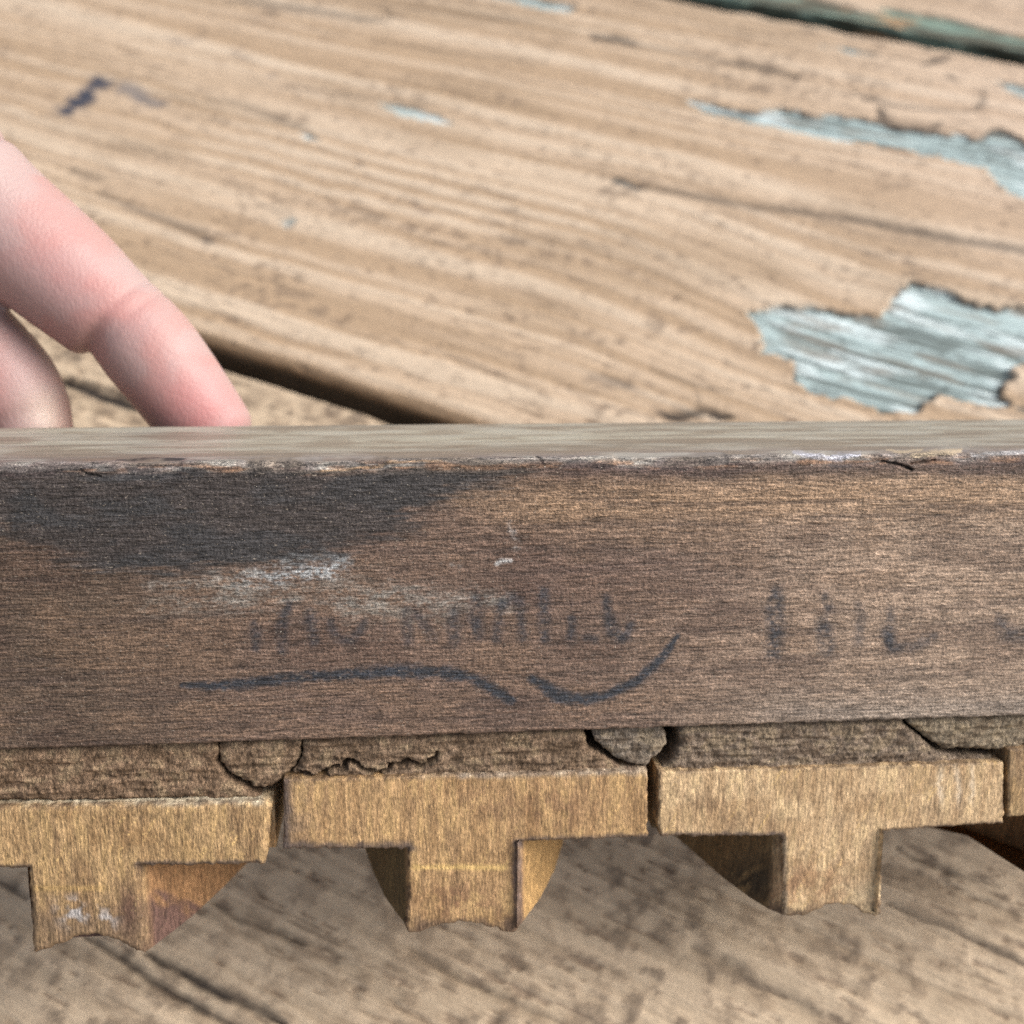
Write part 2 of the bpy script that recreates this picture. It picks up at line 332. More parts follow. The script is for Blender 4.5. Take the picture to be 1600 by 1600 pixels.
def box_vf(x0, x1, y0, y1, z0, z1, sh=0):
    V = [(x0, y0, z0), (x1, y0, z0), (x1, y1, z0), (x0, y1, z0), (x0, y0 + sh, z1), (x1, y0 + sh, z1), (x1, y1 + sh, z1), (x0, y1 + sh, z1)]
    return np.array(V, float), np.array([(0, 3, 2, 1), (4, 5, 6, 7), (0, 1, 5, 4), (1, 2, 6, 5), (2, 3, 7, 6), (3, 0, 4, 7)])
for x in (-560, 850):
    V, F = box_vf(x, x + 40, -480, 480, -130, -38.3); mesh_obj('batten', V, F, M_TABLE, table, np.tile(lin((120, 104, 86)) * .8, (8, 1)), False)
    for y, sh in ((-640, 260), (560, -260)):
        V, F = box_vf(x + 40.5, x + 80, y, y + 90, -760, -39, sh); mesh_obj('leg', V, F, M_TABLE, table, np.tile(lin((120, 104, 86)) * .8, (8, 1)), False)

# ------------------------------------------------------------------ the stamp: a dark bar, crumbling padding, carved blocks
Rw = np.stack([CR, CU, CF], 1) @ _R            # block axes in the world
o_w = cam2world(BQ)
RMB = Matrix([[*Rw[0], o_w[0] / 1000], [*Rw[1], o_w[1] / 1000], [*Rw[2], o_w[2] / 1000], [0, 0, 0, 1]])
stamp = empty('wooden_stamp', RMB, 'long dark stained wooden bar with faded ink writing and carved honey wood blocks beneath', 'wooden stamp')

# --- bar
D = 30.; ZB = ZT - HT; RT = 1.7
X = steps(-104, 104, -63, 66, .13, 1.2)
prof = [(D, z) for z in np.linspace(ZB, ZT - 1.5, 12)]
prof += [(D - 1.5 + 1.5 * math.cos(a), ZT - 1.5 + 1.5 * math.sin(a)) for a in np.linspace(0, math.pi / 2, 5)[1:]]
prof += [(y, ZT) for y in np.arange(D - 2, RT + .3, -.35)]
prof += [(RT - RT * math.sin(a), ZT - RT + RT * math.cos(a)) for a in np.linspace(0, math.pi / 2, 18)]
prof += [(0., z) for z in np.arange(ZT - RT - .13, ZB + .35, -.13)]
prof += [(0.02, ZB + .25), (.08, ZB + .12), (.2, ZB + .03), (.4, ZB)]
prof += [(y, ZB) for y in np.linspace(1, D - 1, 14)]
py = np.array([p[0] for p in prof]); pz = np.array([p[1] for p in prof])
x, y = np.meshgrid(X, py, indexing='ij'); z = np.broadcast_to(pz, x.shape).copy()
P3 = np.stack([x, y, z], -1); u, v = block_px(P3)
front = sst(2.2, 0.6, y) * sst(ZT + .01, ZT - .4, z)
fib = fbm(x / 2.5, z / .28, 300, 3); fib2 = fbm(x / .8, z / .35, 310, 3); blo = fbm(x / 9, z / 3.5, 320, 4); thin = fbm(x / 12, z / .6, 330, 3)
wv = (fbm(x / 5, z / 2, 340, 3) - .5) * 26
base = np.zeros(x.shape + (3,)) + lin((123, 101, 87)) * GAIN
base = mixc(base, (96, 80, 66), sst(500, 100, u) * .8)
base = mixc(base, (182, 158, 136), sst(820, 1500, u + wv) * .85)
base = mixc(base, (88, 68, 58), sst(.52, .70, blo) * .45)
base = mixc(base, (134, 108, 86), sst(.50, .34, blo) * .35)
base = mixc(base, (182, 150, 118), np.exp(-((v + wv * .8 - 790 + .03 * (u - 800)) / 38) ** 2) * sst(650, 830, u + (v - 790) * -1.2 + wv) * .58)
base = mixc(base, (84, 70, 64), sst(.55, .68, thin) * .4)
base = mixc(base, (78, 64, 62), sst(762, 735, v + wv * .6 + .012 * (u - 900)) * sst(780, 900, u) * sst(1650, 1350, u * .8) * .75)
base = mixc(base, (150, 136, 122), sst(1010, 1130, v + wv) * sst(900, 1500, u) * .5)
base = mixc(base, (170, 160, 148), sst(1070, 1112, v + wv) * sst(1000, 1400, u) * .3)
base = mixc(base, (98, 78, 72), sst(840, 890, v + wv) * sst(1000, 900, v + wv) * sst(700, 900, u) * sst(1300, 1050, u) * .4)
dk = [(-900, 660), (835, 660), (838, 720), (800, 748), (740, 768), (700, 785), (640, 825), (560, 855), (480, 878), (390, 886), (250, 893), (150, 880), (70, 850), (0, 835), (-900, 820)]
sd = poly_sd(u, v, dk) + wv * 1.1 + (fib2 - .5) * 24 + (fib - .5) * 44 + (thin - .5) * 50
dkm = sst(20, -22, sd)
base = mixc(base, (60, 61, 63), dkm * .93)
base = mixc(base, (88, 74, 66), dkm * sst(.5, .62, blo) * .35)
base = mixc(base, (96, 84, 72), dkm * sst(60, 0, v - 728) * sst(250, 520, u) * sst(745, 730, v) * .8)
base = mixc(base, (80, 74, 70), sst(60, -10, sd) * sst(400, 900, u) * .25)
fm = front[..., None]
def smear(pts, w, c, amt, thr=.5):
    global base
    d = seg_dist(u, v, pts, w) + (fbm(x / 1.6, z / .5, 350, 4) - .5) * 1.8
    base = mixc(base, c, sst(1.7, -.3, d) * amt * sst(thr - .12, thr + .3, fbm(x / .45, z / .2, 355, 3) * .6 + .4 * fbm(x / 2.2, z / .7, 357, 3)) * front)
smear([(375, 905), (420, 900), (470, 893), (535, 884)], [12, 20, 22, 14], (190, 198, 202), .8, .44)
smear([(430, 905), (470, 900), (520, 895)], [6, 10, 8], (205, 212, 216), .8, .44)
smear([(230, 915), (330, 905), (400, 900)], [8, 14, 10], (156, 153, 146), .6, .40)
smear([(230, 945), (380, 940), (460, 935)], [14, 20, 12], (158, 155, 146), .55, .40)
smear([(540, 948), (640, 942), (720, 938), (790, 940)], [16, 24, 20, 14], (170, 168, 160), .6, .40)
smear([(560, 960), (700, 965)], [22, 22], (140, 132, 118), .5)
smear([(795, 818), (800, 830), (808, 855)], [4, 6, 6], (200, 195, 190), .8)
smear([(776, 880), (785, 876), (798, 875)], [3, 4, 3], (230, 228, 224), 1, .3)
smear([(690, 880), (720, 885)], [3, 4], (190, 186, 180), .5)
smear([(350, 925), (480, 915), (620, 925)], [26, 34, 26], (150, 146, 138), .6, .42)
smear([(130, 950), (300, 950)], [20, 25], (120, 106, 92), .5)
INK = [  # faded handwriting and the flourishes under it
    ([(396, 975), (400, 992), (399, 1011)], 4.5, .8), ([(452, 944), (443, 962), (440, 985), (441, 1016)], 4.5, .85), ([(484, 957), (486, 975), (491, 1002)], 5.5, .75), ([(470, 975), (484, 968)], 3, .5),
    ([(516, 972), (518, 984), (530, 998), (548, 1002), (562, 988), (569, 972)], 4, .7), ([(522, 958), (520, 970)], 3, .4), ([(600, 950), (601, 998)], 3.5, .5), ([(635, 955), (637, 980), (638, 1003)], 5, .65),
    ([(650, 958), (664, 978), (678, 999)], 4.5, .6), ([(709, 955), (708, 978), (709, 1002)], 5.5, .75), ([(678, 999), (709, 960)], 2.5, .35), ([(743, 935), (746, 960), (746, 992)], 5, .8), ([(733, 964), (746, 985)], 4, .6),
    ([(784, 942), (779, 970), (775, 999)], 4, .75), ([(784, 944), (800, 934), (812, 940), (815, 970), (817, 996)], 4.5, .75), ([(779, 978), (814, 976)], 3, .5), ([(849, 922), (850, 960), (851, 999)], 5, .9),
    ([(893, 938), (893, 948)], 3.5, .6), ([(893, 966), (893, 999)], 5, .85), ([(915, 997), (930, 998)], 4.5, .7), ([(947, 935), (950, 965), (956, 988), (968, 997), (980, 992), (986, 976)], 4.5, .85), ([(955, 975), (975, 996)], 5, .6), ([(990, 925), (984, 950)], 3, .35),
    ([(1213, 928), (1211, 950), (1212, 980), (1208, 1020)], 7.5, 1.), ([(1289, 932), (1296, 952)], 5, .8), ([(1287, 978), (1292, 1012)], 8, .95), ([(1292, 950), (1290, 980)], 3.5, .5), ([(1340, 944), (1345, 950)], 4, .6), ([(1346, 965), (1340, 1004)], 5.5, .7),
    ([(1391, 953), (1392, 975), (1388, 1004)], 4.5, .8), ([(1384, 990), (1396, 1012)], 7, .8), ([(1396, 1012), (1425, 1010), (1445, 1003), (1460, 994)], 4.5, .7), ([(1563, 970), (1572, 990), (1598, 992), (1625, 984)], 6, .8), ([(1640, 940), (1636, 1010)], 6, .8),
]
inkn = fbm(x / .55, z / .3, 360, 3); inkb = fbm(x / 1.8, z / 1.1, 365, 3)
def ink(pts, w, k, hard=.0):
    global base
    w = [q * 1.5 for q in w] if isinstance(w, list) else [w * .8] + [w] * (len(pts) - 2) + [w * .8]
    d = seg_dist(u, v, pts, w) + (inkn - .5) * 1.1 + (inkb - .5) * .8
    br = sst(.30 - hard, .58 - hard, inkn * .6 + inkb * .4)
    base = mixc(base, (50, 57, 66), sst(1.3, .3, d + (fib2 - .5) * .5) * k * (.28 + .72 * br) * front)
for pts, w, k in INK: ink(pts, w * 2.6 if w >= 4 else w * 1.3, k * (.88 if w >= 4 else .5))
ink([(285, 1070), (330, 1072), (375, 1068), (430, 1062), (500, 1055), (560, 1053), (640, 1049), (700, 1052), (740, 1060), (770, 1078), (800, 1094)], [3, 6, 7, 7, 7, 7, 8.5, 8, 8, 8, 6], .95, .12)
ink([(830, 1060), (850, 1074), (873, 1089), (910, 1094), (950, 1086), (990, 1067), (1025, 1038), (1045, 1013), (1059, 994)], [5, 8, 8, 7, 6.5, 6.5, 6, 5, 3], .95, .12)
ink([(850, 1066), (880, 1082), (905, 1087)], [4, 6, 3], .7)
# top face: sky sheen painted in as pale greenish grey, plus worn blotches
tblo = fbm(x / 7, y / 2.2, 377, 4)
tm = sst(ZT - 1.2, ZT - .15, z + (fib - .5) * .5)
topc = np.zeros(x.shape + (3,)) + lin((160, 153, 138)) * GAIN
tn = fbm(x / 26, y / 1.6, 370, 4); topc = mixc(topc, (112, 102, 92), sst(.5, .68, tn) * .5); topc = mixc(topc, (186, 184, 166), sst(.5, .34, tn) * .5)
topc = mixc(topc, (112, 96, 98), sst(9.0, 1.5, y + (tn - .5) * 8) * .6)
topc = mixc(topc, (150, 144, 140), sst(.55, .7, fbm(x / 1.2, y / .5, 375, 2)) * sst(6, .5, y) * .4)
topc = mixc(topc, (128, 114, 98), sst(.52, .64, tblo) * .55); topc = mixc(topc, (190, 188, 176), sst(.46, .34, tblo) * .35)
base = base * (1 - tm[..., None]) + topc * tm[..., None]
# wear along the near top edge
z = z - .45 * np.exp(-((z - ZT + .7) / .9) ** 2) * (y < 2.2) * sst(.5, .72, fbm(x / 5, y * 0, 378, 4)); y = y + .35 * np.exp(-((z - ZT + .7) / .9) ** 2) * (y < 2.2) * sst(.5, .72, fbm(x / 5, y * 0, 378, 4))
ed = np.exp(-((z - ZT + .9 + (thin - .5) * 1.2) / .5) ** 2) * (y < 2.5)
base = mixc(base, (148, 112, 84), ed * sst(.5, .62, fbm(x / 4, z / .5, 380, 3)) * .7)
base = mixc(base, (74, 60, 58), ed * sst(.52, .66, fbm(x / 3, z / .4, 384, 3)) * .6)
def edge_patch(pts, w, c, amt, dy=0):
    global base, y
    d = seg_dist(u, v, pts, w) + (fbm(x / .9, z / .25 + y / .4, 390, 3) - .5) * 1.6
    k = sst(1.1, .3, d) * (y < 3.5); base = mixc(base, c, k * amt); y = y + dy * k
edge_patch([(1050, 694), (1100, 691), (1185, 691)], [2, 3.5, 2], (235, 228, 214), .95, -.06)
edge_patch([(1240, 706), (1270, 712), (1310, 712), (1345, 708)], [4, 5, 5, 3], (186, 186, 196), .8)
edge_patch([(1300, 722), (1330, 724)], [7, 6], (74, 70, 72), .6, .1)
edge_patch([(1385, 702), (1410, 706), (1440, 702)], [2, 3, 3], (190, 172, 144), .8, -.1)
edge_patch([(1425, 712), (1460, 708), (1500, 702)], [4, 8, 5], (198, 178, 148), .85, -.18)
edge_patch([(1378, 719), (1405, 725), (1425, 733)], [2.5, 4, 3], (38, 28, 22), .95, .5)
edge_patch([(1425, 724), (1460, 719)], [2.5, 2.5], (70, 46, 30), .8, .3)
edge_patch([(1520, 710), (1600, 706)], [4, 4], (205, 205, 205), .5)
edge_patch([(125, 734), (140, 742), (158, 744)], [1.5, 2, 1.5], (30, 28, 28), .9, .25)
edge_patch([(180, 719), (230, 716), (290, 717)], [1.2, 1.6, 1.2], (44, 38, 40), .8, .12)
edge_patch([(500, 730), (560, 728), (610, 722), (690, 719)], [2, 3, 3, 2], (150, 122, 92), .7, -.05)
edge_patch([(838, 714), (846, 718), (848, 724)], [2, 2.5, 2], (40, 28, 28), .8, .25)
# relief of the fibres; a slightly chewed lower edge
dis = ((fib - .5) * .10 + (fib2 - .5) * .08 + (thin - .5) * .06) * front
y = y + dis
z = z + (tm * (tn - .5) * .10) + sst(ZB + .8, ZB, z) * (y < 1.5) * (fbm(x / .9, y * 0, 395, 4) - .5) * .30
V = np.stack([x, y, z], -1).reshape(-1, 3)
n = len(py); F = grid_faces(len(X), n, closed=True)[:, ::-1]
bar = mesh_obj('bar', V, F, M_BLOCK, stamp, base.reshape(-1, 3))
top = wood_mat('smooth_worn_hardwood', [((.03, .9, 1), 4, .88, 1.12, .6), ((.5, 4, 4), 3, .88, 1.12, .5)], bump=.35, bdist=.0002, rough=.42, spec=.5)
bar.data.materials.append(top)
jn = (py + np.roll(py, -1)) / 2; jt = ((jn > 1.2) & (pz > ZT - .6)).astype(np.int32)
bar.data.polygons.foreach_set('material_index', np.tile(jt, len(X) - 1))
# end faces
for xe, nm in ((-104.02, 0), (104.02, 1)):
    Ve, Fe = box_vf(xe - .6, xe + .6, .6, D - .6, ZB + .6, ZT - .8)
    mesh_obj('end_grain', Ve, Fe, M_BLOCK, stamp, np.tile(lin((92, 76, 62)) * GAIN, (8, 1)), False)

# --- slabs cut to a traced outline, with a dense front so that it can be rough
def resample(poly, d, jit=0, seed=0):
    out = []; n = len(poly)
    for i in range(n):
        a = np.array(poly[i]); b = np.array(poly[(i + 1) % n]); L_ = np.linalg.norm(b - a); k = max(1, int(L_ / d))
        nrm = np.array([-(b - a)[1], (b - a)[0]]) / (L_ + 1e-9)
        for j in range(k):
            p = a + (b - a) * j / k
            if jit:
                q = p[None]; o = (fbm(q[:, 0] / .6, q[:, 1] / .6, 500 + seed, 3)[0] - .5) * 2 * jit; p = p + nrm * o * (2.2 if jit == .13 and p[1] < ZB - 13 else 1)
            out.append(tuple(p))
    return out
def slab(poly, d, yfun, yb, paint, jit=.06, seed=0):
    """poly in block x, z; returns vertices, faces, colours"""
    R_ = resample(poly, d, jit, seed)
    P = np.array(R_); lo = P.min(0); hi = P.max(0)
    gx, gz = np.meshgrid(np.arange(lo[0], hi[0], d), np.arange(lo[1], hi[1], d), indexing='ij')
    rs = np.random.RandomState(seed); gx = gx + (rs.rand(*gx.shape) - .5) * d * .4; gz = gz + (rs.rand(*gz.shape) - .5) * d * .4
    gx, gz = gx.ravel(), gz.ravel(); sd = poly_sd(gx, gz, R_); k = sd < -d * .55
    pts = R_ + list(zip(gx[k], gz[k])); nb = len(R_)
    r = delaunay_2d_cdt([Vector(p) for p in pts], [(i, (i + 1) % nb) for i in range(nb)], [], 1, 1e-5)
    vv = np.array([(a.x, a.y) for a in r[0]]); ff = np.array([f for f in r[2] if len(f) == 3])
    a, b, c = vv[ff[:, 0]], vv[ff[:, 1]], vv[ff[:, 2]]
    ar = (b - a)[:, 0] * (c - a)[:, 1] - (b - a)[:, 1] * (c - a)[:, 0]
    ff = np.where(ar[:, None] < 0, ff[:, ::-1], ff); ff = ff[np.abs(ar) > 1e-9]
    dist = np.maximum(-poly_sd(vv[:, 0], vv[:, 1], R_), 0)
    yf = yfun(vv[:, 0], vv[:, 1], dist)
    E_ = {}
    for f in ff:
        for i in range(3):
            e = (f[i], f[(i + 1) % 3]); 
            if (e[1], e[0]) in E_: del E_[(e[1], e[0])]
            else: E_[e] = 1
    E_ = np.array(list(E_.keys())); n0 = len(vv)
    ring = np.unique(E_); idx = {v_: i for i, v_ in enumerate(ring)}
    levels = [.5, 1.2, 2.5, 5, 10, 18, 1e9]; Vs = [np.stack([vv[:, 0], yf, vv[:, 1]], 1)]; Fs = [ff]; prev = ring.copy(); off = n0
    for lv in levels:
        yl = np.minimum(yf[ring] + lv, yb); Vs.append(np.stack([vv[ring, 0], yl, vv[ring, 1]], 1)); cur = off + np.arange(len(ring)); off += len(ring)
        pm = dict(zip(ring, prev)); cm = dict(zip(ring, cur))
        Fs.append(np.array([(pm[b_], pm[a_], cm[a_], cm[b_]) for a_, b_ in E_])); prev = cur
    V = np.concatenate(Vs); u_, v_ = block_px(V)
    return V, Fs, paint(V, u_, v_)
def join(parts):
    Vs, Fs, Cs, o = [], [], [], 0
    for V, F, C in parts:
        Vs.append(V); Cs.append(C); Fs += [np.asarray(f) + o for f in (F if isinstance(F, list) else [F])]; o += len(V)
    return np.concatenate(Vs), Fs, np.concatenate(Cs)

# --- carved blocks
def pz_on(z0, pts): 
    out = []
    for a, b in pts:
        p = px2block(a, b, 2, z0); out.append((p[0], p[1]))
    return out
def wall_grid(path, z0, z1, dz=.35, d=.3):
    """vertical walls along a closed plan path (x, y)"""
    Pp = np.array(resample(path, d)); n_ = len(Pp); Z = np.linspace(z0, z1, max(2, int(abs(z1 - z0) / dz)))
    xx = np.tile(Pp[:, 0], (len(Z), 1)); yy = np.tile(Pp[:, 1], (len(Z), 1)); zz = np.tile(Z[:, None], (1, n_))
    V = np.stack([xx, yy, zz], -1); V = V.reshape(-1, 3)
    F = grid_faces(len(Z), n_, closed=True)
    cap = np.array([[len(V), i, (i + 1) % n_] for i in range(n_)]); c0 = Pp.mean(0)
    V = np.concatenate([V, [[c0[0], c0[1], z0]]])
    return V, [F, cap]
SCR = np.random.RandomState(5)
def letter(outline, bar_bottom, stem_plan, zb, paint, bevel, seed, label, front_y=0.0):
    sx = [xz(a, b, front_y) for a, b in outline]
    def yfun(x_, z_, d_):
        r = (fbm(x_ / .35, z_ / 2.2, 410 + seed, 3) - .5) * .10 + (fbm(x_ / 1.2, z_ / 1.2, 415 + seed, 3) - .5) * .10
        return front_y + bevel * np.maximum(0, 1 - d_ / (bevel * 1.4)) ** 2 + r
    ol = sx
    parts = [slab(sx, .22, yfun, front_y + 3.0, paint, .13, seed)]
    top = max(p[1] for p in sx); x0 = min(p[0] for p in sx); x1 = max(p[0] for p in sx)
    zl = xz(*outline[0], front_y)[1]; zr = xz(*outline[1], front_y)[1]
    bb = np.mean([xz(a, b, front_y)[1] for a, b in bar_bottom])
    # bar body behind the front slab, top follows the outline
    nx = 60; xs = np.linspace(x0 + .02, x1 - .02, nx); ys = np.linspace(front_y + 2.95, 28., 40)
    ring = []
    for X_ in xs:
        zt = np.interp(X_, [x0, x1], [zl, zr]) - .02
        ring.append([(X_, ys[0], bb + .03), (X_, ys[-1], bb + .03), (X_, ys[-1], zt), (X_, ys[0], zt)])
    Vb = np.array(ring).reshape(-1, 3); Fb = grid_faces(nx, 4, closed=True)
    Fc = np.array([[0, 1, 2, 3], [(nx - 1) * 4 + 3, (nx - 1) * 4 + 2, (nx - 1) * 4 + 1, (nx - 1) * 4]])
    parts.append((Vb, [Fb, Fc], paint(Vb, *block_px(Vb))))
    a_, b_ = stem_plan[-1], stem_plan[0]
    stem_plan = stem_plan + [(a_[0] + .5, max(a_[1], 0) + 1.2), (a_[0] + 1.0, 4.2), (b_[0] - 1.0, 4.2), (b_[0] - .5, max(b_[1], 0) + 1.2)]
    Vw, Fw = wall_grid(stem_plan, zb + .04, bb + .2); Vw[:-1, 0] += (fbm(Vw[:-1, 0] / .5 + Vw[:-1, 1] / .5, Vw[:-1, 2] / 1.5, 430 + seed, 3) - .5) * .16
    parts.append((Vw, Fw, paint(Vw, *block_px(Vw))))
    V, F, C = join(parts)
    de = seg_dist(V[:, 0], V[:, 2], sx + [sx[0]]); fr_ = V[:, 1] < front_y + 1.5
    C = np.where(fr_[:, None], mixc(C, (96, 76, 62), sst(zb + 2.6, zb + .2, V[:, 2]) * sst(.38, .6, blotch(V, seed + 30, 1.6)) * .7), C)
    C = np.where(fr_[:, None], mixc(C, (98, 78, 62), np.exp(-(de / .35) ** 2) * sst(.35, .6, blotch(V, seed + 20, 1.1)) * .75), C)
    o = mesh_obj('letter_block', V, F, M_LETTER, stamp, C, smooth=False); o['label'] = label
    return o
def base_paint(V, seed, c, hi=(206, 172, 116), lo=(140, 108, 72)):
    a = fbm(V[:, 0] / .8, V[:, 2] / 5 + V[:, 1] / 3, 440 + seed, 3); b = fbm(V[:, 0] / 6, V[:, 2] / 5 + V[:, 1] / 5, 445 + seed, 3)
    col = np.zeros((len(V), 3)) + lin(c) * GAIN
    col = mixc(col, hi, sst(.5, .7, a) * .35); col = mixc(col, lo, sst(.5, .32, a) * .40); col = mixc(col, lo, sst(.52, .68, b) * .4); col = mixc(col, (112, 88, 70), sst(.60, .74, fbm(V[:, 0] / 1.8, V[:, 2] / 3.5 + V[:, 1], 448 + seed, 4)) * .35)
    # diagonal scratches on the cut front
    q = (V[:, 0] * .88 + V[:, 2] * -.48); w = (V[:, 0] * .48 + V[:, 2] * .88)
    sc = fbm(q / .13, w / 7, 450 + seed, 2); front_ = sst(.9, .3, V[:, 1])
    col = mixc(col, (226, 190, 128), sst(.72, .84, sc) * front_ * sst(.45, .6, fbm(V[:, 0] / 3, V[:, 2] / 3, 455 + seed, 2)) * .7)
    return col
def g2(u_, v_, cu, cv, ru, rv): return np.exp(-((u_ - cu) / ru) ** 2 - ((v_ - cv) / rv) ** 2)
def blotch(V, seed, sc=1.2): return fbm(V[:, 0] / sc, V[:, 2] / sc + V[:, 1] / sc, 460 + seed, 4)
def edge_dirt(col, u_, v_, pts, w, V, seed, c=(96, 84, 78), k=.7):
    d = seg_dist(u_, v_, pts) / w + (blotch(V, seed, .9) - .5) * 1.6
    return mixc(col, c, sst(1.6, .2, d) * min(1, k * 1.25) * sst(1.2, .5, V[:, 1]))
def paint1(V, u_, v_):
    col = base_paint(V, 1, (180, 149, 108)); bl = blotch(V, 1)
    col = mixc(col, (128, 106, 84), sst(1385, 1440, v_ + (bl - .5) * 60) * .8)
    col = mixc(col, (226, 216, 190), sst(1262, 1246, v_ + (bl - .5) * 14) * sst(-1, .0, V[:, 1]) * .85)
    for cu, cv, ru, rv, k in ((118, 1425, 24, 20, .8), (165, 1437, 18, 16, .7)): col = mixc(col, (205, 202, 200), g2(u_, v_, cu, cv, ru, rv) * k * sst(.42, .6, bl))
    col = mixc(col, (92, 66, 58), g2(u_, v_, 200, 1420, 18, 40) * .8 * sst(3, .5, V[:, 1])); col = mixc(col, (196, 162, 104), np.exp(-((v_ - 1388) / 5) ** 2) * sst(30, 60, u_) * sst(180, 150, u_) * .5)
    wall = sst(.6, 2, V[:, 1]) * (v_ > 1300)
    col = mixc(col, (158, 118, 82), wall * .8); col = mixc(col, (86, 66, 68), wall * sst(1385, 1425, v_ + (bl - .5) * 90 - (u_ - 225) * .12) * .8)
    col = edge_dirt(col, u_, v_, [(215, 1352), (412, 1350)], 6, V, 1); col = edge_dirt(col, u_, v_, [(-100, 1357), (45, 1357)], 6, V, 1)
    return mixc(col, (210, 176, 128), sst(402, 416, u_) * (u_ < 440) * (v_ < 1350) * .6)
def paint2(V, u_, v_):
    col = base_paint(V, 2, (190, 155, 112)); bl = blotch(V, 2)
    for cu, cv, ru, rv, k in ((720, 1410, 60, 32, .55), (880, 1255, 70, 40, .35), (760, 1250, 60, 25, .3), (805, 1390, 14, 50, .5)): col = mixc(col, (122, 84, 70), g2(u_, v_, cu, cv, ru, rv) * k * sst(.35, .6, bl))
    col = mixc(col, (128, 110, 94), sst(500, 450, u_ + (bl - .5) * 60) * (u_ > 430) * .6 * sst(1.5, .5, V[:, 1])); col = mixc(col, (232, 196, 128), np.exp(-((v_ - 1355 + (bl - .5) * 6) / 4) ** 2) * sst(636, 650, u_) * sst(800, 785, u_) * .8 * (V[:, 1] < .6))
    col = mixc(col, (104, 88, 76), sst(1430, 1450, v_ + (bl - .5) * 30) * .6)
    col = mixc(col, (208, 200, 186), sst(1226, 1213, v_ + (bl - .5) * 12 + (u_ - 443) * .02) * .5 * sst(600, 740, u_) * (V[:, 1] < 2))
    col = edge_dirt(col, u_, v_, [(443, 1325), (640, 1325)], 9, V, 2); col = edge_dirt(col, u_, v_, [(808, 1316), (1010, 1308)], 6, V, 2); col = edge_dirt(col, u_, v_, [(446, 1220), (446, 1325)], 8, V, 2)
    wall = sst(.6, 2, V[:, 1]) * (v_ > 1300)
    col = mixc(col, (186, 150, 98), wall * (u_ > 720) * .8); col = mixc(col, (74, 64, 38), wall * (u_ < 720) * .85)  # dark on the left-facing wall is its shade, painted into the colour
    return edge_dirt(col, u_, v_, [(808, 1320), (812, 1440)], 7, V, 2, (120, 104, 98), .7)
def paint3(V, u_, v_):
    col = base_paint(V, 3, (212, 182, 142), (228, 200, 150), (156, 124, 88)); bl = blotch(V, 3)
    col = mixc(col, (160, 118, 88), sst(1330, 1400, v_ + (bl - .5) * 60) * .45 * sst(.4, .6, bl)); col = mixc(col, (214, 196, 160), g2(u_, v_, 1350, 1400, 40, 40) * .5)
    col = mixc(col, (116, 104, 84), sst(1412, 1430, v_ + (bl - .5) * 24) * .7)
    for uu in (1470, 1495, 1520): col = mixc(col, (238, 222, 196), np.exp(-((u_ - uu + (bl - .5) * 16) / 4) ** 2) * sst(1180, 1215, v_) * sst(1270, 1240, v_) * .5)
    col = edge_dirt(col, u_, v_, [(1030, 1305), (1222, 1305)], 5, V, 3); col = edge_dirt(col, u_, v_, [(1380, 1300), (1568, 1287)], 4, V, 3); col = edge_dirt(col, u_, v_, [(1226, 1310), (1226, 1430)], 4, V, 3, (130, 118, 100), .6)
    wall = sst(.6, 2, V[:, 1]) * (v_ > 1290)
    col = mixc(col, (84, 66, 38), wall * .85); return mixc(col, (40, 36, 30), wall * g2(u_, v_, 1175, 1375, 50, 36) * .9 * sst(.3, .55, bl))  # wall's shade painted in first, then a black mould blotch
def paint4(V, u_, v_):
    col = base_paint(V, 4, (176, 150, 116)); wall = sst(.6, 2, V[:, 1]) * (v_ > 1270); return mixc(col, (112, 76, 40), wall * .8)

ZL1, ZL2, ZL3, ZL4 = xz(225, 1490)[1], xz(640, 1456)[1], xz(1224, 1430)[1], xz(1640, 1392)[1]
letter([(-160, 1266), (416, 1254), (424, 1262), (414, 1352), (216, 1355), (220, 1420), (226, 1490), (212, 1490), (198, 1480), (175, 1468), (150, 1462), (125, 1464), (100, 1474), (78, 1484), (52, 1490), (48, 1430), (45, 1358), (-160, 1362)],
       [(300, 1352), (0, 1358)], pz_on(ZL1, [(226, 1489)])[:1] + pz_on(ZL1, [(262, 1462), (300, 1432), (340, 1395), (378, 1357), (398, 1336)]) + [(-44, 27.5), (-52, 27.5)] + pz_on(ZL1, [(56, 1489)]),
       ZL1, paint1, .5, 1, 'leftmost carved block, whitened along its top edge', -.35)
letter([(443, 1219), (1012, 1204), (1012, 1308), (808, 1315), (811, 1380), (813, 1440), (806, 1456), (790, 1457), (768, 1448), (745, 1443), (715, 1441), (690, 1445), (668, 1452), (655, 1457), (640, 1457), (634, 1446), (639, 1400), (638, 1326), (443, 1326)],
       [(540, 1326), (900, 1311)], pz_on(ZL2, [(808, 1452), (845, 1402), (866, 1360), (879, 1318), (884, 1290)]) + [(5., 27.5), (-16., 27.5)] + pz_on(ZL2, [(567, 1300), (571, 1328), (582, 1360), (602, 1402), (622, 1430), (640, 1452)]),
       ZL2, paint2, .18, 2, 'middle carved block with a pale cut line across its stem')
